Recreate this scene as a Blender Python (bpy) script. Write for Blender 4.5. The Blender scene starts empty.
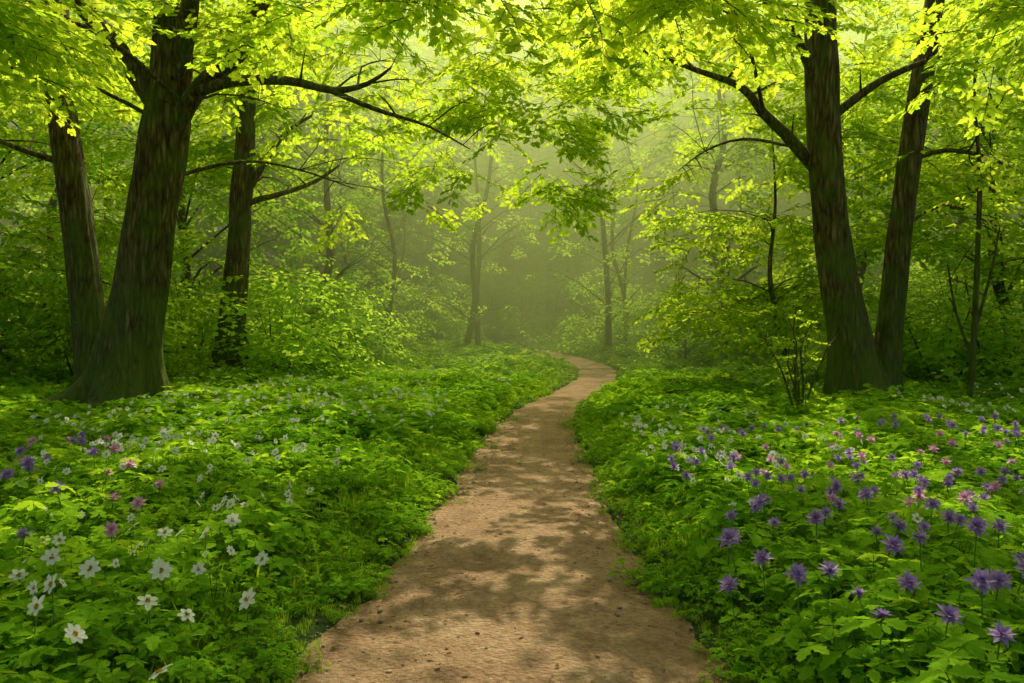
import bpy, math, random
import numpy as np
from mathutils import Vector, noise, Matrix
random.seed(11)
rng = np.random.default_rng(11)
scene = bpy.context.scene
R = math.radians

# ------------------------------------------------------------ light / sky
SUN_EL, SUN_AZ = R(52), R(10)      # azimuth clockwise from +Y
SD = Vector((math.sin(SUN_AZ)*math.cos(SUN_EL), math.cos(SUN_AZ)*math.cos(SUN_EL), math.sin(SUN_EL)))
w = bpy.data.worlds.new("World"); scene.world = w; w.use_nodes = True
nt = w.node_tree; nt.nodes.clear()
sky = nt.nodes.new("ShaderNodeTexSky"); sky.sky_type = 'NISHITA'; sky.sun_disc = False
sky.sun_elevation = SUN_EL; sky.sun_rotation = SUN_AZ; sky.dust_density = 7; sky.ozone_density = 0; sky.air_density = .7
bg = nt.nodes.new("ShaderNodeBackground"); bg.inputs[1].default_value = 0.15
out = nt.nodes.new("ShaderNodeOutputWorld")
nt.links.new(sky.outputs[0], bg.inputs[0]); nt.links.new(bg.outputs[0], out.inputs[0])
sl = bpy.data.lights.new("sun", 'SUN'); sl.energy = 5.0; sl.angle = R(0.55); sl.color = (1.0, 0.91, 0.62)
so = bpy.data.objects.new("sun", sl); scene.collection.objects.link(so)
so.rotation_euler = SD.to_track_quat('Z', 'Y').to_euler(); so.location = (0, 0, 40)
scene.view_settings.view_transform = 'Standard'
scene.view_settings.look = 'None'; scene.view_settings.exposure = 0

cam = bpy.data.cameras.new("camera"); co = bpy.data.objects.new("camera", cam)
scene.collection.objects.link(co); scene.camera = co
cam.lens = 28; cam.sensor_width = 36; cam.clip_end = 600
co.location = (0, 0, 1.6); co.rotation_euler = (R(90-1.2), 0, 0)

# ------------------------------------------------------------ materials
def new_mat(name):
    m = bpy.data.materials.new(name); m.use_nodes = True
    m.node_tree.nodes.clear(); return m, m.node_tree.nodes, m.node_tree.links
def ramp(n, stops):
    r = n.new("ShaderNodeValToRGB"); e = r.color_ramp.elements
    while len(e) < len(stops): e.new(0.5)
    for k, (p, c) in enumerate(stops):
        e[k].position = p; e[k].color = (*c, 1)
    return r
def leaf_mat(name, cols, tcols, mix=0.5, scale=0.5):
    m, n, l = new_mat(name)
    geo = n.new("ShaderNodeNewGeometry")
    nz = n.new("ShaderNodeTexNoise"); nz.inputs["Scale"].default_value = scale; nz.inputs["Detail"].default_value = 2
    l.new(geo.outputs["Position"], nz.inputs["Vector"])
    b = n.new("ShaderNodeMath"); b.operation = 'MULTIPLY_ADD'
    l.new(geo.outputs["Random Per Island"], b.inputs[0]); b.inputs[1].default_value = 0.5
    l.new(nz.outputs[0], b.inputs[2])
    s = n.new("ShaderNodeMath"); s.operation = 'SUBTRACT'; l.new(b.outputs[0], s.inputs[0]); s.inputs[1].default_value = 0.25
    r1 = ramp(n, [(0.15, cols[0]), (0.85, cols[1])]); r2 = ramp(n, [(0.15, tcols[0]), (0.85, tcols[1])])
    l.new(s.outputs[0], r1.inputs[0]); l.new(s.outputs[0], r2.inputs[0])
    d = n.new("ShaderNodeBsdfDiffuse"); t = n.new("ShaderNodeBsdfTranslucent")
    l.new(r1.outputs[0], d.inputs[0]); l.new(r2.outputs[0], t.inputs[0])
    mx = n.new("ShaderNodeMixShader"); mx.inputs[0].default_value = mix
    l.new(d.outputs[0], mx.inputs[1]); l.new(t.outputs[0], mx.inputs[2])
    o = n.new("ShaderNodeOutputMaterial"); l.new(mx.outputs[0], o.inputs[0])
    return m
M_leaf = leaf_mat("canopy_leaf", ((.18, .34, .015), (.38, .52, .03)), ((.49, .74, .025), (.85, .95, .06)), 0.64, 0.45)
M_leaf_far = leaf_mat("forest_leaf", ((.19, .40, .03), (.37, .55, .06)), ((.46, .76, .04), (.78, .93, .09)), 0.6, 0.2)  # paler than the canopy leaf, some distance haze put into the colour
M_herb = leaf_mat("herb_leaf", ((.10, .26, .013), (.31, .50, .028)), ((.26, .54, .018), (.64, .84, .035)), 0.45, 0.5)
M_grass = leaf_mat("grass_blade", ((.13, .27, .015), (.30, .46, .03)), ((.30, .54, .02), (.62, .78, .04)), 0.45, 0.8)
def simple(name, col, rough=0.6, trans=0.0, var=0.15):
    m, n, l = new_mat(name)
    geo = n.new("ShaderNodeNewGeometry"); nz = n.new("ShaderNodeTexNoise"); nz.inputs["Scale"].default_value = 25
    l.new(geo.outputs["Position"], nz.inputs["Vector"])
    r = ramp(n, [(0.3, tuple(c*(1-var) for c in col)), (0.7, tuple(min(1, c*(1+var)) for c in col))]); l.new(nz.outputs[0], r.inputs[0])
    p = n.new("ShaderNodeBsdfPrincipled"); p.inputs["Roughness"].default_value = rough
    l.new(r.outputs[0], p.inputs["Base Color"])
    o = n.new("ShaderNodeOutputMaterial")
    if trans > 0:
        t = n.new("ShaderNodeBsdfTranslucent"); l.new(r.outputs[0], t.inputs[0])
        mx = n.new("ShaderNodeMixShader"); mx.inputs[0].default_value = trans
        l.new(p.outputs[0], mx.inputs[1]); l.new(t.outputs[0], mx.inputs[2]); l.new(mx.outputs[0], o.inputs[0])
    else: l.new(p.outputs[0], o.inputs[0])
    return m
M_white = simple("white_petal", (.88, .88, .86), .5, .35, .03)
M_yellow = simple("yellow_stamens", (.75, .5, .05), .6)
M_purple = simple("purple_petal", (.40, .25, .62), .5, .35, .3)
M_pink = simple("pink_petal", (.70, .36, .60), .5, .35, .25)
M_stem = simple("green_stem", (.12, .22, .04), .6)
M_twig = simple("twig_bark", (.09, .07, .04), .8)
M_stone = simple("pebble_stone", (.26, .20, .15), .8, 0, .3)
M_litter = simple("dry_leaf", (.22, .13, .06), .8, .2, .4)

def bark_mat():
    m, n, l = new_mat("tree_bark")
    geo = n.new("ShaderNodeNewGeometry")
    mp = n.new("ShaderNodeMapping"); mp.inputs["Scale"].default_value = (6.5, 6.5, 1.0); l.new(geo.outputs["Position"], mp.inputs[0])
    nz = n.new("ShaderNodeTexNoise"); nz.inputs["Scale"].default_value = 2.4; nz.inputs["Detail"].default_value = 9; nz.inputs["Roughness"].default_value = .7
    nz.inputs["Distortion"].default_value = .5
    l.new(mp.outputs[0], nz.inputs["Vector"])
    vo = n.new("ShaderNodeTexVoronoi"); vo.feature = 'DISTANCE_TO_EDGE'; vo.inputs["Scale"].default_value = 2.2; l.new(mp.outputs[0], vo.inputs["Vector"])
    mu = n.new("ShaderNodeMath"); mu.operation = 'MULTIPLY_ADD'; l.new(vo.outputs[0], mu.inputs[0]); mu.inputs[1].default_value = .7; l.new(nz.outputs[0], mu.inputs[2])
    r = ramp(n, [(.42, (.04, .027, .014)), (.66, (.18, .125, .07)), (.9, (.37, .28, .17))]); l.new(mu.outputs[0], r.inputs[0])
    n2 = n.new("ShaderNodeTexNoise"); n2.inputs["Scale"].default_value = 2.5; n2.inputs["Detail"].default_value = 5; l.new(geo.outputs["Position"], n2.inputs["Vector"])
    sx = n.new("ShaderNodeSeparateXYZ"); l.new(geo.outputs["Position"], sx.inputs[0])
    mr = n.new("ShaderNodeMapRange"); mr.inputs[1].default_value = 0; mr.inputs[2].default_value = 3.6; mr.inputs[3].default_value = .32; mr.inputs[4].default_value = 0
    l.new(sx.outputs[2], mr.inputs[0])
    ad = n.new("ShaderNodeMath"); ad.operation = 'ADD'; l.new(n2.outputs[0], ad.inputs[0]); l.new(mr.outputs[0], ad.inputs[1])
    mr2 = n.new("ShaderNodeMapRange"); mr2.inputs[1].default_value = .44; mr2.inputs[2].default_value = .78; mr2.inputs[3].default_value = 0; mr2.inputs[4].default_value = .8
    l.new(ad.outputs[0], mr2.inputs[0])
    mix = n.new("ShaderNodeMix"); mix.data_type = 'RGBA'; l.new(mr2.outputs[0], mix.inputs[0]); l.new(r.outputs[0], mix.inputs[6]); mix.inputs[7].default_value = (.12, .19, .025, 1)
    p = n.new("ShaderNodeBsdfPrincipled"); p.inputs["Roughness"].default_value = .9; l.new(mix.outputs[2], p.inputs["Base Color"])
    p.inputs["Specular IOR Level"].default_value = .15
    bp = n.new("ShaderNodeBump"); bp.inputs["Strength"].default_value = 1; bp.inputs["Distance"].default_value = .09
    l.new(mu.outputs[0], bp.inputs["Height"]); l.new(bp.outputs[0], p.inputs["Normal"])
    o = n.new("ShaderNodeOutputMaterial"); l.new(p.outputs[0], o.inputs[0]); return m
M_bark = bark_mat()

def soil_mat(name, c, sc, bumpd, detail=8):
    m, n, l = new_mat(name)
    geo = n.new("ShaderNodeNewGeometry")
    a = n.new("ShaderNodeTexNoise"); a.inputs["Scale"].default_value = sc; a.inputs["Detail"].default_value = detail; a.inputs["Roughness"].default_value = .7
    b = n.new("ShaderNodeTexNoise"); b.inputs["Scale"].default_value = sc*14; b.inputs["Detail"].default_value = 6; b.inputs["Roughness"].default_value = .75
    v = n.new("ShaderNodeTexVoronoi"); v.inputs["Scale"].default_value = sc*22; v.inputs["Randomness"].default_value = 1
    for q in (a, b, v): l.new(geo.outputs["Position"], q.inputs["Vector"])
    r = ramp(n, [(.30, c[0]), (.5, c[1]), (.70, c[2])])
    mm = n.new("ShaderNodeMath"); mm.operation = 'MULTIPLY_ADD'; l.new(b.outputs[0], mm.inputs[0]); mm.inputs[1].default_value = .5
    m0 = n.new("ShaderNodeMath"); m0.operation = 'MULTIPLY'; l.new(a.outputs[0], m0.inputs[0]); m0.inputs[1].default_value = .5
    l.new(m0.outputs[0], mm.inputs[2]); l.new(mm.outputs[0], r.inputs[0])
    p = n.new("ShaderNodeBsdfPrincipled"); p.inputs["Roughness"].default_value = .95; l.new(r.outputs[0], p.inputs["Base Color"])
    p.inputs["Specular IOR Level"].default_value = .15
    h = n.new("ShaderNodeMath"); h.operation = 'MULTIPLY_ADD'; l.new(v.outputs[0], h.inputs[0]); h.inputs[1].default_value = -.5; l.new(b.outputs[0], h.inputs[2])
    bp = n.new("ShaderNodeBump"); bp.inputs["Strength"].default_value = 1; bp.inputs["Distance"].default_value = bumpd
    l.new(h.outputs[0], bp.inputs["Height"]); l.new(bp.outputs[0], p.inputs["Normal"])
    o = n.new("ShaderNodeOutputMaterial"); l.new(p.outputs[0], o.inputs[0]); return m
M_path = soil_mat("path_dirt", ((.15, .08, .045), (.42, .26, .16), (.66, .48, .33)), 1.6, .045)
M_ground = soil_mat("forest_floor", ((.02, .035, .008), (.04, .075, .015), (.07, .12, .02)), 1.2, .05)

# ------------------------------------------------------------ terrain
PC = np.array([(-8, -.05, 1.3), (0, -.05, 1.3), (3.3, -.03, 1.16), (4.3, -.01, .98), (5.3, .02, .90), (6.8, .10, .83), (9.5, .20, .77), (12.6, .36, .67),
               (15.9, .75, .57), (18.4, 1.45, .56), (21.7, 2.3, .58), (25.4, 2.75, .62), (30, 2.2, .68), (36, .7, .75), (42, -.5, .8), (50, -2, .8), (60, -4, .8), (80, -8, .8)])
yy = np.linspace(-8, 80, 1761)
def smooth(a, k):
    p = np.pad(a, (k, k), mode='edge'); return np.convolve(p, np.ones(2*k+1)/(2*k+1), 'valid')
pcx = smooth(np.interp(yy, PC[:, 0], PC[:, 1]), 14); pcw = smooth(np.interp(yy, PC[:, 0], PC[:, 2]), 14)
def path_x(y): return np.interp(y, yy, pcx)
def path_w(y): return np.interp(y, yy, pcw)
def sst(a, b, x):
    t = np.clip((x-a)/(b-a), 0, 1); return t*t*(3-2*t)
def rise(y): return .50*sst(14, 40, y)
def hgt(x, y):
    d = np.abs(x-path_x(y))-path_w(y)
    h = 0.10*sst(0.0, .9, d)+0.16*sst(1.0, 7, d)
    h = h+sst(.2, 2, d)*(.06*np.sin(x*.9+y*.35)+.05*np.sin(x*1.9-y*.8+1)+.04*np.sin(y*1.5+.7*x))
    return h-0.05*(1-sst(-.25, .1, d))+rise(y)
def seg(a, b, s): return np.arange(a, b, s)
xs = np.concatenate([-np.geomspace(160, 12, 22), seg(-11.5, -4, .4), seg(-4, 5, .12), seg(5, 12, .4), np.geomspace(12.5, 160, 22)])
ys = np.concatenate([seg(-60, -6, 5), seg(-6, 0, .5), seg(0, 45, .16), seg(45, 80, .8), np.geomspace(81, 260, 16)])
X, Y = np.meshgrid(xs, ys); Z = hgt(X, Y)
def grid_obj(name, X, Y, Z, mat):
    ny, nx = X.shape
    v = np.stack([X, Y, Z], -1).reshape(-1, 3)
    i = np.arange((ny-1)*(nx-1)); r_, c_ = i//(nx-1), i % (nx-1); a = r_*nx+c_
    f = np.stack([a, a+1, a+nx+1, a+nx], -1)
    me = bpy.data.meshes.new(name); me.from_pydata(v.tolist(), [], f.tolist()); me.materials.append(mat)
    me.polygons.foreach_set("use_smooth", [True]*len(me.polygons))
    o = bpy.data.objects.new(name, me); scene.collection.objects.link(o); return o
grid_obj("ground", X, Y, Z, M_ground)
ty = np.concatenate([seg(-6, 1, .3), seg(1, 14, .05), seg(14, 79, .15)]); tt = np.linspace(-1, 1, 41)
T, PY = np.meshgrid(tt, ty)
ed = np.array([[.12*noise.noise(Vector((y*.9, s*7.3, 0)))+.07*noise.noise(Vector((y*3.1, s*3.3, 5))) for s in (-1, 1)] for y in ty])
hw = path_w(PY)+.14+np.where(T < 0, ed[:, :1], ed[:, 1:])
PX = path_x(PY)+T*hw
nzv = np.array([noise.noise(Vector((a*1.7, b*1.7, 3)))*.6+noise.noise(Vector((a*6, b*6, 1)))*.25 for a, b in zip(PX.ravel(), PY.ravel())]).reshape(PX.shape)
PZ = rise(PY)-.05+.03*(1-T**2)+.03*nzv+.018
PZ = np.where(np.abs(T) > .85, PZ+.03*(np.abs(T)-.85)/.15, PZ)
grid_obj("dirt_path", PX, PY, PZ, M_path)

# ------------------------------------------------------------ mesh builder
class MB:
    def __init__(s): s.v = []; s.f = []; s.m = []; s.sm = []
    def tube(s, pts, rad, sg=8, step=None, mat=0, ridge=0., flare=0., ph=0.):
        P = [Vector(p) for p in pts]; n = len(P)
        Q = []; RR = []
        for i in range(n-1):
            p0 = P[max(i-1, 0)]; p1 = P[i]; p2 = P[i+1]; p3 = P[min(i+2, n-1)]
            k = max(1, int((p2-p1).length/step)) if step else 1
            for j in range(k):
                t = j/k
                Q.append(.5*((2*p1)+(p2-p0)*t+(2*p0-5*p1+4*p2-p3)*t*t+(3*p1-p0-3*p2+p3)*t**3))
                RR.append(rad[i]*(1-t)+rad[i+1]*t)
        Q.append(P[-1]); RR.append(rad[-1])
        base = len(s.v); u = None; z0 = Q[0].z
        for i, q in enumerate(Q):
            d = (Q[min(i+1, len(Q)-1)]-Q[max(i-1, 0)]).normalized()
            if u is None: u = d.orthogonal().normalized() if abs(d.z) < .8 else Vector((1, 0, 0))
            u = (u-d*u.dot(d)).normalized(); vv = d.cross(u)
            for j in range(sg):
                a = 2*math.pi*j/sg; r = RR[i]
                if ridge:
                    ca, sa = math.cos(a), math.sin(a)
                    r *= 1+ridge*(noise.noise(Vector((ca*5+ph, sa*5, q.z*.55)))+.7*noise.noise(Vector((ca*11, sa*11+ph, q.z*1.1))))+.06*noise.noise(Vector((ca*1.2, sa*1.2+ph, q.z*.8)))
                if flare:
                    hh = max(q.z-z0, 0)
                    r *= 1+flare*math.exp(-hh/.48)*(.55+.45*math.cos(5*a+ph+1.3*math.sin(2*a)))+.15*math.exp(-hh/1.3)
                s.v.append(q+u*(r*math.cos(a))+vv*(r*math.sin(a)))
        for i in range(len(Q)-1):
            for j in range(sg):
                a = base+i*sg+j; b = base+i*sg+(j+1) % sg
                s.f.append((a, b, b+sg, a+sg)); s.m.append(mat); s.sm.append(True)
        return Q, RR
    def leaf(s, o, d, nrm, L, W, shape, fold=.25, mat=0, curl=.12):
        o = Vector(o); d = Vector(d).normalized(); nrm = Vector(nrm); nrm = (nrm-d*nrm.dot(d))
        if nrm.length < 1e-4: nrm = d.orthogonal()
        nrm.normalize(); t = d.cross(nrm)
        b = len(s.v); tip = shape[-1][0]
        def P(u, v, sgn): return o+d*(u*L)+t*(sgn*v*W)+nrm*(fold*abs(v)*W-curl*u*u*L)
        mid = [P(0, 0, 1), P(.5*tip, 0, 1), P(tip, 0, 1)]
        s.v += mid
        for sgn in (1, -1):
            k = len(s.v)
            for (u, v) in shape[:-1]: s.v.append(P(u, v, sgn))
            idx = [b]+list(range(k, k+len(shape)-1))+[b+2, b+1]
            if sgn < 0: idx = idx[::-1]
            s.f.append(tuple(idx)); s.m.append(mat); s.sm.append(False)
    def fleaf(s, o, d, nrm, L, W, mat=0):
        d = Vector(d).normalized(); nrm = Vector(nrm); t = d.cross(nrm).normalized(); o = Vector(o); k = len(s.v)
        s.v += [o, o+d*.45*L+t*W*.4, o+d*L, o+d*.45*L-t*W*.4]; s.f.append((k, k+1, k+2, k+3)); s.m.append(mat); s.sm.append(False)
    def mesh(s, name, mats):
        me = bpy.data.meshes.new(name); me.from_pydata([tuple(v) for v in s.v], [], s.f)
        for m in mats: me.materials.append(m)
        me.polygons.foreach_set("material_index", s.m); me.polygons.foreach_set("use_smooth", s.sm)
        me.update(); return me
MAPLE = [(-.06, .22), (.14, .26), (.28, .52), (.40, .26), (.60, .32), (1, 0)]
OVAL = [(.15, .22), (.4, .34), (.7, .22), (1, 0)]
HERB = [(.18, .10), (.34, .30), (.45, .22), (.62, .36), (.70, .20), (.86, .20), (1, 0)]
PETAL = [(.2, .16), (.5, .30), (.8, .24), (1, 0)]
SPIKE = [(.2, .12), (.5, .16), (1, 0)]
def rr(a, b): return random.uniform(a, b)

def spray(name, shape, n_side, leafL, length, mat, wid=1.0, layers=1, m=4, flat=False):
    b = MB()
    for _ in range(layers):
        yaw = rr(-.3, .3) if layers == 1 else rr(0, 6.28)
        D = Vector((math.cos(yaw), math.sin(yaw), rr(-.1, .15)))
        pts = [Vector((0, 0, 0))]
        for i in range(4): pts.append(pts[-1]+D*length/4+Vector((rr(-.02, .02), rr(-.03, .03), -.02*i*length)))
        if flat: b.tube([pts[0], pts[2], pts[4]], [.007, .005, .002], 3, mat=1)
        else: b.tube(pts, [.007, .006, .005, .003, .002], 3, mat=1)
        for i in range(n_side):
            t = (i+.5)/n_side*4; k = min(int(t), 3); p = pts[k].lerp(pts[k+1], t-k)
            sgn = 1 if i % 2 else -1
            sd = (D*rr(.4, .8)+Vector((-D.y, D.x, 0))*sgn*rr(.6, 1)+Vector((0, 0, rr(-.25, .15)))).normalized()
            ln = length*rr(.25, .5)*(1-.5*i/n_side)
            if not flat: b.tube([p, p+sd*ln], [.004, .002], 3, mat=1)
            for j in range(m):
                q = p+sd*ln*(j+.7)/m
                dd = sd+Vector((-sd.y, sd.x, 0))*(rr(.5, 1.3)*(1 if j % 2 else -1)) if j < m-1 else sd
                dd = dd+Vector((0, 0, rr(-.6, .1))); nn = (rr(-.7, .7), rr(-.7, .7), 1)
                if flat: b.fleaf(q+Vector((0, 0, rr(-.08, .08))), dd, nn, leafL*rr(.7, 1.2), leafL*wid*rr(.8, 1.1))
                else: b.leaf(q, dd, nn, leafL*rr(.7, 1.2), leafL*wid*rr(.8, 1.1), shape, rr(0, .3))
    me = b.mesh(name, [mat, M_twig]); return bpy.data.objects.new(name, me)
def coll(name, objs):
    c = bpy.data.collections.new(name)
    for o in objs: c.objects.link(o)
    return c
C_near = coll("maple_sprays", [spray("maple_leaf_spray_%d" % i, MAPLE, 8, .115, .75, M_leaf) for i in range(4)])
C_high = coll("high_sprays", [spray("high_leaf_spray_%d" % i, MAPLE, 8, .13, .75, M_leaf, 1.1, 1, 4, True) for i in range(3)])
C_small = coll("fine_sprays", [spray("leaf_spray_%d" % i, OVAL, 9, .10, .75, M_leaf, 1.15) for i in range(3)])
C_far = coll("forest_sprays", [spray("forest_leaf_spray_%d" % i, OVAL, 9, .13, .9, M_leaf_far, 1.0, 1, 4, True) for i in range(4)])
REALIZE = {"maple_sprays", "high_sprays", "fine_sprays", "forest_sprays", "far_herbs", "tufts"}

def gn_group(c):
    ng = bpy.data.node_groups.new("instances_"+c.name, 'GeometryNodeTree')
    ng.interface.new_socket("Geometry", in_out='INPUT', socket_type='NodeSocketGeometry')
    ng.interface.new_socket("Geometry", in_out='OUTPUT', socket_type='NodeSocketGeometry')
    N = ng.nodes; L = ng.links
    gi = N.new("NodeGroupInput"); go = N.new("NodeGroupOutput")
    ci = N.new("GeometryNodeCollectionInfo"); ci.inputs["Collection"].default_value = c
    ci.inputs["Separate Children"].default_value = True; ci.inputs["Reset Children"].default_value = True
    ip = N.new("GeometryNodeInstanceOnPoints"); ip.inputs["Pick Instance"].default_value = True
    def na(nm, ty):
        a = N.new("GeometryNodeInputNamedAttribute"); a.data_type = ty; a.inputs["Name"].default_value = nm; return a
    ar = na("rot", 'FLOAT_VECTOR'); asc = na("scl", 'FLOAT'); ai = na("idx", 'INT')
    L.new(gi.outputs[0], ip.inputs["Points"]); L.new(ci.outputs[0], ip.inputs["Instance"])
    L.new(ai.outputs[0], ip.inputs["Instance Index"]); L.new(ar.outputs[0], ip.inputs["Rotation"]); L.new(asc.outputs[0], ip.inputs["Scale"])
    if c.name in REALIZE:
        rz = N.new("GeometryNodeRealizeInstances"); L.new(ip.outputs[0], rz.inputs[0]); L.new(rz.outputs[0], go.inputs[0])
    else: L.new(ip.outputs[0], go.inputs[0])
    return ng
GN = {}; COUNT = {}
def instancer(name, pts, rot, scl, c, parent=None):
    pts = np.asarray(pts, dtype=np.float32); n = len(pts); COUNT[c.name] = COUNT.get(c.name, 0)+n
    me = bpy.data.meshes.new(name); me.vertices.add(n); me.vertices.foreach_set("co", pts.ravel())
    a = me.attributes.new("rot", 'FLOAT_VECTOR', 'POINT'); a.data.foreach_set("vector", np.asarray(rot, dtype=np.float32).ravel())
    a = me.attributes.new("scl", 'FLOAT', 'POINT'); a.data.foreach_set("value", np.asarray(scl, dtype=np.float32))
    a = me.attributes.new("idx", 'INT', 'POINT'); a.data.foreach_set("value", rng.integers(0, len(c.objects), n).astype(np.int32))
    me.update()
    o = bpy.data.objects.new(name, me); scene.collection.objects.link(o)
    if c.name not in GN: GN[c.name] = gn_group(c)
    md = o.modifiers.new("instances", 'NODES'); md.node_group = GN[c.name]
    if parent: o.parent = parent
    return o

# ------------------------------------------------------------ light gaps in the canopy
def lit(gx, gy):
    """how open the canopy is above this bit of ground (0 closed .. 1 open)"""
    def g(cx, cy, rx, ry): return np.exp(-(((gx-cx)/rx)**2+((gy-cy)/ry)**2)**1.5)
    v = 1.2*g(-3.1, 10.5, 3.0, 6.2)+1.1*g(3.3, 12, 2.2, 5.8)+g(-2.5, 19, 5.5, 5.5)+1.05*g(2.5, 34, 11, 16)+.5*g(-2.8, 4.2, 1.6, 1.5)
    v = v*(1-.75*np.exp(-((gx-path_x(gy))/.85)**2)*(1-sst(15, 20, gy)))
    v = v+.62*g(.25, 11, 1.1, 7)+.66*g(-.1, 4.8, 1.0, 2.6)
    return np.clip(v, 0, 1.15)
def sun_keep(P, strength=1.0):
    """thin out leaves so sun reaches chosen ground; those above the view are thinned most"""
    gx = P[:, 0]-P[:, 2]/math.tan(SUN_EL)*math.sin(SUN_AZ); gy = P[:, 1]-P[:, 2]/math.tan(SUN_EL)*math.cos(SUN_AZ)
    upper = sst(0, 1.0, P[:, 2]-(1.9+.42*P[:, 1]))  # leaves above the camera's view, opened most to let sun down
    L_ = lit(gx, gy)*(strength*(1-upper)+1.1*upper)
    nz = np.array([noise.noise(Vector((a*1.7, b*1.2, 0)))*.6+noise.noise(Vector((a*3.6, b*2.6, 7)))*.35+.5 for a, b in zip(gx, gy)])
    return nz > (L_*.95-.05)
def plate_pts(c, rx, rz, n, droop=.18):
    a = rng.uniform(0, 2*np.pi, n); r = np.sqrt(rng.uniform(0, 1, n))
    e = 1+.25*np.sin(3*a+rng.uniform(0, 6))
    x = c[0]+rx*r*e*np.cos(a); y = c[1]+rx*r*e*np.sin(a)
    z = c[2]+rng.normal(0, rz, n)-droop*rx*r**2
    tilt = .22*r
    rot = np.stack([rng.normal(0, .28, n), rng.normal(.12, .25, n)+tilt, a+rng.normal(0, .8, n)], -1)
    return np.stack([x, y, z], -1), rot

def tree(name, trunk, rad, limbs, boxes, collx, strength=.72, scl=(.8, 1.25), flare=1.0, seg_=36, ph=0., nsp=15, maxr=1.5, min_z=3.0):
    b = MB()
    z0 = float(hgt(np.array(trunk[0][0]), np.array(trunk[0][1])))-.12
    trunk = [(p[0], p[1], p[2]+(z0 if i == 0 else 0)) for i, p in enumerate(trunk)]
    Q, RR = b.tube(trunk, rad, seg_, .1, ridge=.13, flare=flare, ph=ph)
    src = [(q, r) for q, r in zip(Q, RR) if q.z > min_z]
    for (lp, lr) in limbs:
        q, r_ = b.tube(lp, lr, 12, .15, ridge=.07, ph=ph+1)
        src += list(zip(q, r_))[3:]
        for k in range(4, len(q)-1, 3):
            d = Vector((rr(-1, 1), rr(-1, 1), rr(-.1, .7))).normalized(); ln = rr(.4, 1.0)
            b.tube([q[k], q[k]+d*ln*.5+Vector((0, 0, .04)), q[k]+d*ln], [min(r_[k]*.5, .025), .012, .004], 5)
    PT = []; RO = []
    for (x0, x1, y0, y1, zz0, zz1, n) in boxes:
        for _ in range(n):
            c = Vector((rr(x0, x1), rr(y0, y1), rr(zz0, zz1))); rx = rr(.7, maxr)
            best = min(src, key=lambda s: (s[0]-c).length+max(0, s[0].z-c.z+.3)*1.5)
            s0, r0 = best; L = (c-s0).length
            m1 = s0.lerp(c, .35)+Vector((rr(-.1, .1), rr(-.1, .1), .10*L)); m2 = s0.lerp(c, .7)+Vector((rr(-.1, .1), rr(-.1, .1), .08*L))
            r1 = min(r0*.5, .010+.007*L)
            b.tube([s0, m1, m2, c], [r1, r1*.75, r1*.5, r1*.25], 6, .3)
            if L > 1.2: src.append((m2, r1*.55))
            for k in range(4):
                a = rr(0, 6.28); e = c+Vector((math.cos(a), math.sin(a), -.1))*rx*.8
                s1 = m2.lerp(c, rr(.2, .9)); b.tube([s1, s1.lerp(e, .5)+Vector((0, 0, .06)), e], [r1*.3, r1*.2, .003], 4)
            p, ro = plate_pts(c, rx, .12, int(nsp*(rx/1.2)**2)); PT.append(p); RO.append(ro)
    o = bpy.data.objects.new(name, b.mesh(name, [M_bark])); scene.collection.objects.link(o)
    if PT:
        P = np.concatenate(PT); Ro = np.concatenate(RO); k = sun_keep(P, strength); P = P[k]; Ro = Ro[k]
        instancer("crown_foliage", P, Ro, rng.uniform(scl[0], scl[1], len(P)), collx, o)
    return o

# left big maple
tree("maple_tree", [(-6.19, 12.5, 0), (-6.08, 12.5, .6), (-5.98, 12.5, 1.35), (-5.74, 12.5, 2.7), (-5.46, 12.5, 4.3), (-5.34, 12.5, 5.2), (-5.3, 12.6, 6.6), (-5.2, 12.8, 9), (-5, 13, 12), (-4.7, 13, 14)],
     [.50, .45, .41, .38, .36, .32, .27, .2, .14, .05],
     [([(-5.38, 12.45, 4.35), (-5.0, 12.3, 4.95), (-4.62, 12.2, 5.35), (-4.12, 12.1, 5.68), (-3.83, 12, 6.2), (-3.4, 11.9, 6.9), (-2.9, 11.7, 8)], [.19, .145, .13, .115, .10, .08, .04]),
      ([(-4.85, 12.2, 5.12), (-4.2, 12.0, 5.24), (-3.33, 11.9, 5.22), (-2.62, 11.8, 5.05), (-2.1, 11.7, 5.12), (-1.75, 11.6, 5.32)], [.09, .08, .065, .05, .035, .015]),
      ([(-2.7, 11.8, 5.06), (-2.0, 11.7, 4.75), (-1.2, 11.5, 4.45), (-.6, 11.4, 4.1)], [.045, .035, .02, .008]),
      ([(-5.4, 12.5, 5.0), (-5.0, 12.2, 5.9), (-4.7, 11.8, 6.6), (-4.5, 11.2, 7.5)], [.2, .16, .12, .06]),
      ([(-5.45, 12.5, 4.9), (-6.0, 12.2, 5.8), (-6.5, 11.6, 6.5), (-6.9, 11, 7.2)], [.18, .14, .1, .04])],
     [(-6.6, -5.2, 7.5, 9, 4.5, 5.8, 12), (-2.5, -.3, 7.5, 10, 5.2, 6.2, 12), (-5, .4, 13, 15, 5.3, 7.8, 34), (-3.2, 1.0, 14, 17.5, 4.2, 6.8, 50), (-9.5, -7, 10, 13, 5.2, 7, 12)], C_near, ph=.5, flare=1.7)
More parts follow.
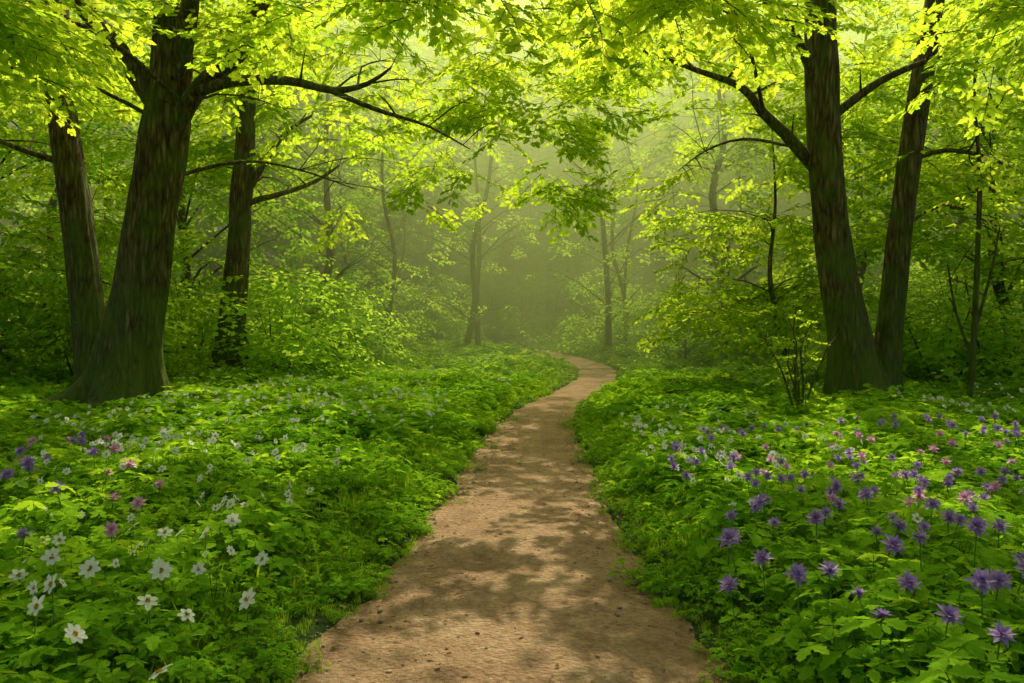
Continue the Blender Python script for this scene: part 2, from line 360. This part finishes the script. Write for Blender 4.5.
tree("maple_tree", [(-7.28, 14, 0), (-7.36, 14, .9), (-7.46, 14, 1.95), (-7.66, 14, 3.7), (-7.87, 14, 5.4), (-7.95, 14, 7.2), (-7.9, 14, 11), (-7.8, 14, 13)],
     [.30, .26, .25, .24, .23, .20, .12, .05],
     [([(-7.75, 14, 4.4), (-8.4, 13.9, 4.6), (-9.2, 13.8, 4.9), (-10, 13.6, 5.0)], [.07, .05, .04, .02])],
     [(-12, -7, 15, 18, 3.6, 8, 24)], C_near, ph=2., flare=.8)
tree("maple_tree", [(-6.46, 18, 0), (-6.4, 18, .8), (-6.33, 18, 1.7), (-6.15, 18, 3.65), (-6.01, 18, 5.45), (-5.88, 18, 7.7), (-5.6, 18, 11), (-5.5, 18, 13)],
     [.34, .30, .27, .24, .21, .18, .12, .05],
     [([(-6.13, 18, 4.25), (-5.7, 17.9, 4.4), (-5.2, 17.8, 4.5), (-4.4, 17.7, 4.75), (-3.8, 17.6, 5.1)], [.08, .07, .06, .045, .02]),
      ([(-6.1, 18, 4.3), (-5.6, 18, 5.2), (-5.1, 18, 5.9), (-4.5, 18, 6.3)], [.08, .07, .05, .03])],
     [(-8.5, -3.5, 18.5, 21, 4.8, 8.8, 28), (-3.5, 1.2, 19, 23, 6.0, 9.6, 26)], C_near, ph=4., flare=1.)
# right pair
tree("maple_tree", [(5.74, 13, 0), (5.66, 13, .6), (5.52, 13, 1.42), (5.32, 13, 2.4), (5.16, 13, 3.54), (5.05, 13, 4.85), (5.0, 13, 6.8), (5.0, 13, 10), (4.9, 13, 14)],
     [.40, .35, .305, .28, .265, .255, .24, .17, .06],
     [([(5.0, 13, 4.1), (4.72, 12.95, 4.36), (4.40, 12.9, 4.68), (4.02, 12.8, 4.98), (3.64, 12.7, 5.36), (2.9, 12.6, 5.6), (1.93, 12.5, 5.9)], [.12, .10, .09, .075, .06, .04, .015]),
      ([(5.0, 13, 5.4), (4.4, 12.6, 6.2), (3.6, 12.2, 6.8)], [.10, .07, .04]),
      ([(5.1, 13, 4.9), (5.9, 12.8, 5.5), (6.7, 12.5, 5.8)], [.08, .06, .03])],
     [(.8, 2.8, 7.5, 10, 5.2, 6.2, 11), (2.5, 7, 14.5, 18, 4.4, 8, 44), (1.8, 7, 18.5, 22, 6, 9.6, 26), (.4, 3.2, 13, 16, 6.3, 7.8, 12)], C_near, ph=1., flare=1.1)
tree("maple_tree", [(6.22, 13.4, 0), (6.27, 13.4, .6), (6.33, 13.4, 1.25), (6.46, 13.4, 2.6), (6.6, 13.4, 3.94), (6.83, 13.4, 5.6), (7.1, 13.4, 7.3), (7.5, 13.4, 10), (7.8, 13.4, 12)],
     [.26, .22, .20, .185, .18, .17, .15, .10, .04],
     [([(6.66, 13.4, 4.35), (7.2, 13.3, 4.5), (7.9, 13.2, 4.35), (8.5, 13.1, 4.0)], [.05, .04, .03, .015])],
     [(6.2, 7.4, 8.6, 10, 5.0, 6, 9), (6.5, 12, 15, 20, 3.0, 8.5, 42)], C_near, ph=3., flare=.9)
tree("maple_sapling", [(7.45, 13, 0), (7.55, 13, 1.6), (7.6, 13, 3.9), (7.5, 13, 5.4), (7.6, 13, 6.5)], [.055, .045, .035, .025, .01],
     [([(7.55, 13, 1.5), (7.85, 13.1, 2.4), (8.0, 13.1, 3.2)], [.03, .02, .01]), ([(7.5, 13, 1.1), (7.3, 13.1, 1.8), (7.15, 13.1, 2.6)], [.025, .02, .01])],
     [(6.8, 8.6, 12.4, 14, 2.6, 4.6, 5)], C_small, flare=0, seg_=10, maxr=.9, nsp=14, min_z=1.5, ph=1)
tree("understory_maple", [(5.9, 17, 0), (5.8, 17, 1.2), (5.5, 17, 2.6), (5.6, 17, 4.2), (5.5, 17, 6)], [.08, .06, .05, .03, .01],
     [], [(3.7, 6.8, 15.5, 18, 1.3, 4.4, 26)], C_small, flare=.2, seg_=12, maxr=1.0, nsp=22, min_z=.8, ph=1, strength=.4)
tree("understory_maple", [(-7.6, 16, 0), (-7.5, 16, 1.2), (-7.8, 16, 2.6), (-7.6, 16, 4.2)], [.07, .06, .05, .02],
     [], [(-10.5, -6.5, 15, 18, .9, 3.8, 22)], C_small, flare=.2, seg_=12, maxr=1.0, nsp=20, min_z=.6, ph=1, strength=.4)
def shrub(name, x, y, h, nst, lean, seed, leaves=.5):
    random.seed(seed); b = MB(); P = []; z = float(hgt(np.array(x), np.array(y)))-.05
    for i in range(nst):
        a = rr(0, 6.28); l = rr(.2, 1)*lean; hh = h*rr(.65, 1)
        p = [Vector((x, y, z)), Vector((x+l*.3*math.cos(a), y+l*.3*math.sin(a), z+hh*.4)), Vector((x+l*.7*math.cos(a)+rr(-.1, .1), y+l*.7*math.sin(a), z+hh*.75)), Vector((x+l*math.cos(a), y+l*math.sin(a), z+hh))]
        q, r_ = b.tube(p, [.022, .016, .011, .004], 6, .12)
        for k in range(3, len(q), 2):
            d = Vector((rr(-1, 1), rr(-1, 1), rr(.2, 1.2))).normalized()*rr(.15, .45)
            b.tube([q[k], q[k]+d], [.008, .003], 4)
            if rr(0, 1) < leaves: P.append(q[k]+d*.5)
    o = bpy.data.objects.new(name, b.mesh(name, [M_bark])); scene.collection.objects.link(o)
    n = len(P); instancer("foliage", [tuple(p) for p in P], np.stack([rng.normal(0, .3, n), rng.normal(0, .3, n), rng.uniform(0, 6.28, n)], -1), rng.uniform(.35, .6, n), C_small, o)
shrub("young_shrub", 3.98, 11, 1.75, 6, .55, 5, .6)
shrub("young_shrub", 4.5, 12.6, 1.2, 7, .6, 8, .9)
random.seed(21)

# ------------------------------------------------------------ unseen high canopy over the viewer, added to shade and dapple the ground
PT = []; RO = []
for _ in range(300):
    x = rr(-13, 13); y = rr(-6, 20); z = rr(9.5, 12.5)
    if y > 13 and abs(x) > 2.2: continue
    if y > 16.5: z = rr(10.8, 12.5)
    p, ro = plate_pts((x, y, z), rr(1.1, 2.0), .2, 12); PT.append(p); RO.append(ro)
P = np.concatenate(PT); Ro = np.concatenate(RO); k = sun_keep(P, 1.05); P = P[k]; Ro = Ro[k]
instancer("unseen_shade_canopy", P, Ro, rng.uniform(1.1, 1.5, len(P)), C_high)

# ------------------------------------------------------------ middle-distance trees and distant forest mass
def forest_tree(b, x, y, h, r, PT, RO, zlow=3.2, npl=20, dense=12):
    lean = (rr(-.12, .12), rr(-.06, .06))
    pts = [(x, y, -.1)]; k = 6
    for i in range(1, k+1):
        t = i/k; pts.append((x+lean[0]*h*t+rr(-.3, .3), y+lean[1]*h*t+rr(-.15, .15), h*t))
    Q, RR = b.tube(pts, [r*(1-.88*(i/k)) for i in range(k+1)], 10, .6, ridge=.08, flare=.4, ph=rr(0, 9))
    for _ in range(npl):
        zz = zlow+(h-zlow+1)*rr(0, 1)**.9; a = rr(0, 6.28)
        reach = (1.2+2.6*math.sin(math.pi*min(1, max(.12, (zz-zlow+1)/(h-zlow+2)))))*rr(.3, 1)
        qi = min(range(len(Q)), key=lambda i: abs(Q[i].z-(zz-reach*.5))); s0 = Q[qi]
        c = Vector((s0.x+math.cos(a)*reach, s0.y+math.sin(a)*reach, zz))
        if abs(c.x-float(path_x(c.y))) < 1.8 and c.z < 3.5 and c.y < 50: continue
        b.tube([s0, s0.lerp(c, .5)+Vector((0, 0, .2)), c], [RR[qi]*.3+.008, RR[qi]*.18+.006, .006], 4, .6)
        p, ro = plate_pts(c, rr(.9, 1.8), .3, dense, .25); PT.append(p); RO.append(ro)
mids = [(-5.9, 24, .17), (-2.1, 33, .15), (-1.4, 33.8, .12), (3.8, 31.5, .14), (4.8, 34, .10), (7.2, 27, .22), (9.6, 22, .2), (-8.6, 22, .18), (-4.4, 27, .10), (11.5, 18.5, .16), (-11.5, 18, .2), (-13, 22, .2), (13.5, 24, .2)]
for (x, y, r) in mids:
    b = MB(); PT = []; RO = []
    forest_tree(b, x, y, .42*y+.6, r, PT, RO, 2.2, 20, 12)
    o = bpy.data.objects.new("forest_tree", b.mesh("forest_tree", [M_bark])); scene.collection.objects.link(o)
    P = np.concatenate(PT); Ro = np.concatenate(RO); k = sun_keep(P, .72); P = P[k]; Ro = Ro[k]
    instancer("crown_foliage", P, Ro, rng.uniform(.8, 1.2, len(P)), C_far, o)
b = MB(); PT = []; RO = []
spots = [(rr(-1, 1), 26+48*rr(0, 1)**.7) for i in range(88)]
spots = [(x*(.70*y+4), y) for x, y in spots]
spots = [(x+4*(1 if x > 0 else -1), y) if abs(x-float(path_x(y))) < 2.4 and y < 52 else (x, y) for x, y in spots]
spots += [(-13+i*1.25+rr(-.5, .5), 64+rr(-1, 12)) for i in range(26)]
for x, y in spots:
    forest_tree(b, x, y, .42*y+rr(0, 2), rr(.05, .11), PT, RO, 1.0 if y < 45 else .6, 20 if y < 50 else 38, 11)
o = bpy.data.objects.new("distant_forest", b.mesh("distant_forest", [M_bark])); scene.collection.objects.link(o)
P = np.concatenate(PT); Ro = np.concatenate(RO); k = sun_keep(P, .84) | (P[:, 1] > 58); P = P[k]; Ro = Ro[k]
instancer("foliage", P, Ro, rng.uniform(1.1, 1.6, len(P))*(1+.018*np.maximum(P[:, 1]-35, 0)), C_far, o)
# understory thicket
b = MB(); PT = []; RO = []
for i in range(560):
    y = 15.5+60*rr(0, 1)**1.0; x = rr(-1, 1)*(.7*y+5)
    dpx = abs(x-float(path_x(y)))
    if y < 44 and dpx < 2.3: continue
    if y < 21 and dpx < 6.3: continue
    if y < 25 and -4.5 < x < 1: continue
    hh = rr(1.2, 3.8)*(1 if dpx > 4 else .6)
    if y > 44: hh = rr(1.5, 5.5)
    for s in range(3):
        e = Vector((x+rr(-.8, .8), y+rr(-.8, .8), hh*rr(.7, 1))); b.tube([(x, y, -.05), Vector((x, y, 0)).lerp(e, .5)+Vector((rr(-.1, .1), 0, .1)), e], [.03, .02, .008], 5)
    for s in range(6):
        p, ro = plate_pts((x+rr(-.9, .9), y+rr(-.8, .8), hh*rr(.1, 1)), rr(.6, 1.2), .2, 11, .3); PT.append(p); RO.append(ro)
o = bpy.data.objects.new("understory_shrubs", b.mesh("understory_shrubs", [M_bark])); scene.collection.objects.link(o)
P = np.concatenate(PT); Ro = np.concatenate(RO); P[:, 2] = np.maximum(P[:, 2], .12)+rise(P[:, 1])
instancer("foliage", P, Ro, rng.uniform(.8, 1.2, len(P))*(1+.014*np.maximum(P[:, 1]-30, 0)), C_far, o)

# ------------------------------------------------------------ herb layer
def herb(name, nst, hmin, hmax, spread, leafL, nl, shape=HERB, flat=False):
    b = MB()
    for i in range(nst):
        a = rr(0, 6.28); s = spread*math.sqrt(rr(0, 1)); h = rr(hmin, hmax)*(1-.35*(s/spread)**2)
        e = Vector((s*math.cos(a), s*math.sin(a), h)); m = Vector((e.x*.5, e.y*.5, h*.65))
        if not flat: b.tube([(rr(-.02, .02), rr(-.02, .02), -.05), m, e], [.003, .0025, .002], 3, mat=1)
        yaw = rr(0, 6.28); n = random.choice(nl); tn = Vector((rr(-.35, .35)+.4*math.cos(a), rr(-.35, .35)+.4*math.sin(a), 1)).normalized()
        for j in range(n):
            aa = yaw+(j-(n-1)/2)*(2*math.pi/(n+.6)); d = Vector((math.cos(aa), math.sin(aa), rr(-.25, .15)))
            d = (d-tn*d.dot(tn)*.8)
            L = leafL*rr(.75, 1.15)*(1 if abs(j-(n-1)/2) < 1 else .85)
            if flat: b.fleaf(e, d, (tn.x+rr(-.3, .3), tn.y+rr(-.3, .3), tn.z), L, L*rr(.75, 1))
            else: b.leaf(e, d, tn, L, L*rr(.85, 1.1), shape, rr(.05, .3), curl=.2)
    return bpy.data.objects.new(name, b.mesh(name, [M_herb, M_stem]))
C_herb = coll("herbs", [herb("woodland_herb_%d" % i, 16, .08, .28, .22, .062, [3, 5, 5]) for i in range(4)]+[herb("woodland_herb_big_%d" % i, 10, .12, .30, .24, .085, [3, 3, 5]) for i in range(2)])
C_hfar = coll("far_herbs", [herb("far_herb_%d" % i, 17, .06, .28, .24, .085, [3, 4], HERB, True) for i in range(4)])
C_big = coll("broad_herbs", [herb("broad_herb_%d" % i, 8, .16, .34, .24, .11, [3, 3, 5]) for i in range(3)])
def tuft(name, n, h, sp):
    b = MB()
    for i in range(n):
        a = rr(0, 6.28); r = sp*rr(0, 1); o = Vector((r*math.cos(a), r*math.sin(a), -.02)); H = h*rr(.5, 1.1); l = rr(.15, .6)*H; a2 = a+rr(-.7, .7)
        d = Vector((math.cos(a2), math.sin(a2), 0)); t = Vector((-d.y, d.x, 0))*rr(.0025, .005)
        k = len(b.v); m = o+d*l*.35+Vector((0, 0, H*.6)); e = o+d*l+Vector((0, 0, H))
        b.v += [o-t, o+t, m+t, m-t, e]; b.f += [(k, k+1, k+2, k+3), (k+3, k+2, k+4)]; b.m += [0, 0]; b.sm += [False]*2
    return bpy.data.objects.new(name, b.mesh(name, [M_grass]))
C_grass = coll("tufts", [tuft("grass_tuft_%d" % i, 30, .17, .11) for i in range(3)])

def scatter(n, y0, y1, fx, dmin, dmax=99, pw=1.0):
    y = y0+(y1-y0)*rng.uniform(0, 1, n)**pw; x = rng.uniform(-1, 1, n)*(fx*y+2.2)
    edge = np.array([.24*noise.noise(Vector((b*1.3, 4. if a > 0 else 9., 0)))+.14*noise.noise(Vector((b*4, 4. if a > 0 else 9., 3))) for a, b in zip(x, y)])
    d = np.abs(x-path_x(y))-path_w(y)-edge; k = (d > dmin) & (d < dmax)
    return x[k], y[k], d[k]
def place(name, x, y, sc, c, tilt=.12, dz=0, yaw=None, parent=None):
    n = len(x); z = hgt(x, y)+dz
    return instancer(name, np.stack([x, y, z], -1), np.stack([rng.normal(0, tilt, n), rng.normal(0, tilt, n), rng.uniform(0, 6.28, n) if yaw is None else yaw], -1), sc, c, parent)
def mound(x, y, s=1.0):
    return 1+s*np.array([noise.noise(Vector((a*.8, b*.6, 2)))*.4+noise.noise(Vector((a*2.1, b*1.7, 6)))*.4 for a, b in zip(x, y)])
root = bpy.data.objects.new("woodland_undergrowth", None); scene.collection.objects.link(root)
for (n, a, b_, s0, s1, cc, nm) in [(6800, .8, 9.5, .7, 1.15, C_herb, "near_herbs"), (8800, 9.5, 20, .75, 1.25, C_hfar, "meadow_herbs"), (8500, 20, 50, 1.0, 1.5, C_hfar, "far_herbs")]:
    x, y, d = scatter(n, a, b_, .75, .0)
    place(nm, x, y, rng.uniform(s0, s1, len(x))*(.40+.60*sst(0, 1.0, d))*mound(x, y), cc, parent=root)
x, y, d = scatter(2600, .8, 9, .75, .35); k = (x > 0) | (rng.uniform(0, 1, len(x)) < .25); x, y = x[k], y[k]
place("broad_leaves", x, y, rng.uniform(.75, 1.1, len(x))*mound(x, y, .6), C_big, parent=root)
x, y, d = scatter(8500, 1, 14, .25, -.16, .5); k = rng.uniform(-.2, .1, len(x)) < d; x, y = x[k], y[k]
place("edge_sprouts", x, y, rng.uniform(.2, .6, len(x)), C_herb, parent=root)
x, y, d = scatter(2600, 8, 24, .6, .4); k = mound(x, y) > 1.0; x, y = x[k], y[k]
place("meadow_broad_leaves", x, y, rng.uniform(.8, 1.2, len(x)), C_big, parent=root)
xs_, ys_, ss_ = [], [], []
for (n, a, b_, m, s) in [(5500, .8, 10, .55, .9), (6000, 10, 40, .9, 1.1)]:
    x, y, d = scatter(n*3, a, b_, .2, -.18, m); xs_.append(x); ys_.append(y); ss_.append(rng.uniform(.25, 1.0, len(x))*s*(.40+.6*sst(-.1, .5, d)))
x, y, d = scatter(5500, 1, 26, .75, .3); xs_.append(x); ys_.append(y); ss_.append(rng.uniform(.9, 1.6, len(x)))
place("grass", np.concatenate(xs_), np.concatenate(ys_), np.concatenate(ss_), C_grass)

# ------------------------------------------------------------ flowers
def stem_to(b, h):
    b.tube([(0, 0, -.1), (rr(-.02, .02), rr(-.02, .02), h*.55), (0, 0, h)], [.003, .0028, .0022], 4, mat=1)
def anemone(name, n, h, tilt, cup):
    b = MB(); stem_to(b, h); o = Vector((0, 0, h)); N = Vector((rr(-.2, .2), -math.sin(tilt), math.cos(tilt))).normalized()
    u = N.orthogonal().normalized(); v = N.cross(u); ph = rr(0, 6)
    for i in range(n):
        a = ph+2*math.pi*i/n+rr(-.1, .1); d = u*math.cos(a)+v*math.sin(a)
        b.leaf(o+N*.002*(i % 2), d+N*(cup+rr(-.1, .1)), N, .045*rr(.85, 1.1), .040, PETAL, .15, 0, .15)
    for i in range(22):
        a = rr(0, 6.28); r = .009*math.sqrt(rr(0, 1)); p = o+u*r*math.cos(a)+v*r*math.sin(a)+N*.003
        b.tube([p, p+N*rr(.004, .008)+(p-o)*.2], [.0016, .0022], 4, mat=2)
    for i in range(3):
        a = rr(0, .6)+i*2.1; b.leaf((0, 0, h*.7), (math.cos(a), math.sin(a), .2), (0, 0, 1), .08, .08, HERB, .2, 3, .2)
    return bpy.data.objects.new(name, b.mesh(name, [M_white, M_stem, M_yellow, M_herb]))
def colum(name, h, tilt, mat):
    b = MB(); stem_to(b, h); o = Vector((0, 0, h)); N = Vector((rr(-.3, .3), -math.sin(tilt), math.cos(tilt))).normalized()
    u = N.orthogonal().normalized(); v = N.cross(u)
    for (n, el, L, W) in [(7, .0, .052, .065), (7, .75, .046, .06), (5, 1.8, .036, .05), (5, -.7, .035, .045)]:
        ph = rr(0, 6)
        for i in range(n):
            a = ph+2*math.pi*i/n+rr(-.2, .2); d = u*math.cos(a)+v*math.sin(a)
            b.leaf(o, d+N*(el+rr(-.15, .15)), N, L*rr(.8, 1.1), W, SPIKE, .2, 0, .1)
    for i in range(3):
        a = rr(0, .6)+i*2.1; b.leaf((0, 0, h*.6), (math.cos(a), math.sin(a), .2), (0, 0, 1), .08, .08, HERB, .2, 2, .2)
    return bpy.data.objects.new(name, b.mesh(name, [mat, M_stem, M_herb]))
C_anem = coll("anemones", [anemone("anemone_%d" % i, 6+i % 3, .28+.02*i, .6+.15*i, .12+.09*i) for i in range(5)])
C_purp = coll("purples", [colum("purple_bloom_%d" % i, .31+.03*i, .4+.2*i, M_purple) for i in range(3)])
C_pink = coll("pinks", [colum("pink_bloom_%d" % i, .31+.03*i, .4+.2*i, M_pink) for i in range(2)])
def flowers(name, exp, rnd, c, s=(1.0, 1.25), s2=(.65, 1.0)):
    x = np.array([e[0] for e in exp]+list(rnd[0])); y = np.array([e[1] for e in exp]+list(rnd[1])); n = len(x)
    yaw = rng.normal(0, .9, n)
    sc = np.concatenate([rng.uniform(s[0], s[1], len(exp)), rng.uniform(s2[0], s2[1], n-len(exp))])
    sc = sc*np.where(y > 9, .85, 1)
    z = hgt(x, y)+np.where(sc < 1, (1-sc)*.26, (1-sc)*.25)+.04*(mound(x, y)-1)
    instancer(name, np.stack([x, y, z], -1), np.stack([rng.normal(0, .12, n), rng.normal(0, .12, n), yaw], -1), sc, c)
def clump(n, boxes):
    X_, Y_ = [], []
    for (x0, x1, y0, y1, m) in boxes:
        x = rng.uniform(x0, x1, m*2); y = rng.uniform(y0, y1, m*2)
        q = np.array([noise.noise(Vector((a*.9, b_*.6, n))) for a, b_ in zip(x, y)])+rng.uniform(-.45, .45, m*2)
        k = np.argsort(-q)[:m]; x, y = x[k], y[k]; k = (np.abs(x-path_x(y)) > path_w(y)+.45); X_.append(x[k]); Y_.append(y[k])
    return np.concatenate(X_), np.concatenate(Y_)
WL = [(-1.98, 3.23), (-2.08, 3.62), (-1.66, 3.08), (-2.03, 4.26), (-2.59, 4.67), (-3.12, 5.26), (-1.64, 3.52), (-2.02, 3.88), (-1.69, 3.94), (-1.38, 3.04), (-1.8, 4.6), (-1.42, 3.59), (-1.64, 4.64), (-1.25, 3.73), (-2.08, 4.79), (-2.67, 4.2), (-2.66, 4.46), (-1.3, 4.32), (-2.3, 4.0), (-2.9, 4.9), (-2.4, 5.0), (-1.9, 5.2)]
flowers("white_anemones", WL, clump(1, [(-3.4, -1.3, 3.6, 5.4, 16), (-5, -1.4, 5.2, 9.5, 150), (-6, -1, 9, 15, 380), (-7, 0, 15, 26, 400), (1.3, 3.4, 7, 12, 150), (5.5, 9, 9.5, 13.5, 130), (3.5, 9, 13, 20, 120), (1.4, 3, 4, 7, 12)]), C_anem)
PL = [(-3.85, 6.3), (-3.21, 5.75), (-4.08, 7.56), (-4.3, 7.0), (-3.7, 5.9), (-3.5, 6.6), (-2.95, 4.6)]
PR = [(1.29, 4.4), (1.14, 3.86), (1.24, 4.6), (1.34, 3.69), (1.74, 4.6), (2.14, 5.03), (1.72, 3.63), (2.11, 4.07), (1.96, 3.29), (2.59, 5.0), (2.36, 4.1), (1.56, 3.84), (2.4, 5.2), (1.36, 4.16), (1.68, 5.29), (1.55, 3.2), (2.05, 4.4), (1.9, 4.9), (2.8, 4.6), (2.5, 4.5), (1.5, 5.0), (2.2, 5.6), (1.8, 4.1), (2.6, 4.1), (2.3, 3.7), (2.1, 3.5), (1.8, 3.0)]
flowers("purple_columbines", PL+PR, clump(2, [(1.3, 5, 4.3, 8, 105), (2, 6, 7, 9.5, 45), (1.4, 3.2, 3.1, 4.8, 8), (-6, -3.6, 6, 9, 9)]), C_purp, s=(1.25, 1.5), s2=(.95, 1.25))
flowers("pink_columbines", [(-2.45, 5.32), (-3.55, 7.04), (-2.8, 5.55), (-2.43, 4.82), (-3.2, 6.0), (-3.0, 6.4), (-2.6, 5.9), (2.82, 5.55), (3.08, 5.41), (3.1, 6.31), (2.6, 5.2)], clump(3, [(2, 5, 5, 8, 26), (-5, -3, 6, 9, 7)]), C_pink, s=(1.2, 1.4), s2=(.95, 1.2))

# ------------------------------------------------------------ pebbles and fallen leaves on the path
def peb(name):
    b = MB(); n = 7; s = (rr(.7, 1.2), rr(.7, 1.2), rr(.4, .7))
    for i in range(5):
        p = math.pi*i/4
        for j in range(n):
            a = 6.283*j/n; q = 1+rr(-.15, .15); b.v.append(Vector((s[0]*q*math.sin(p)*math.cos(a), s[1]*q*math.sin(p)*math.sin(a), s[2]*math.cos(p))))
    for i in range(4):
        for j in range(n): b.f.append((i*n+j, i*n+(j+1) % n, (i+1)*n+(j+1) % n, (i+1)*n+j)[::-1]); b.m.append(0); b.sm.append(True)
    return bpy.data.objects.new(name, b.mesh(name, [M_stone]))
def lit_leaf(name):
    b = MB(); b.leaf((0, 0, 0), (1, 0, 0), (0, 0, 1), 1, 1, OVAL, rr(-.3, .6), 0, rr(-.3, .3)); return bpy.data.objects.new(name, b.mesh(name, [M_litter]))
C_peb = coll("pebs", [peb("pebble_%d" % i) for i in range(3)]); C_lit = coll("lits", [lit_leaf("fallen_leaf_%d" % i) for i in range(4)])
def on_path(n, y1, w=1.0):
    y = 1+(y1-1)*rng.uniform(0, 1, n)**1.3; t = rng.uniform(-1, 1, n); t = np.sign(t)*np.abs(t)**.7
    return path_x(y)+t*path_w(y)*w, y
x, y = on_path(2600, 14); n = len(x)
instancer("pebbles", np.stack([x, y, np.full(n, -.008)], -1), rng.uniform(0, 6, (n, 3))*[0, 0, 1], .004+.013*rng.uniform(0, 1, n)**4, C_peb)
x, y = on_path(1000, 15, 1.08); n = len(x)
instancer("fallen_leaves", np.stack([x, y, np.full(n, .008)], -1), np.stack([rng.normal(0, .2, n), rng.normal(0, .2, n), rng.uniform(0, 6.28, n)], -1), rng.uniform(.015, .045, n), C_lit)

# ------------------------------------------------------------ sunlit morning haze between the distant trees
bpy.ops.mesh.primitive_uv_sphere_add(segments=48, ring_count=24, location=(2.5, 52, 4.5))
hz = bpy.context.object; hz.name = "morning_haze"; hz.scale = (36, 36, 14)
m, n, l = new_mat("haze_volume"); HC = (.80, 1, .34, 1); HD = .036  # yellow-green of light filtered by leaves is put into the haze colour
vs = n.new("ShaderNodeVolumeScatter"); vs.inputs["Color"].default_value = HC; vs.inputs["Density"].default_value = HD; vs.inputs["Anisotropy"].default_value = .62
va = n.new("ShaderNodeVolumeAbsorption"); va.inputs["Color"].default_value = HC; va.inputs["Density"].default_value = HD
ad = n.new("ShaderNodeAddShader"); l.new(vs.outputs[0], ad.inputs[0]); l.new(va.outputs[0], ad.inputs[1])
o = n.new("ShaderNodeOutputMaterial"); l.new(ad.outputs[0], o.inputs["Volume"]); hz.data.materials.append(m)
print("done", COUNT)
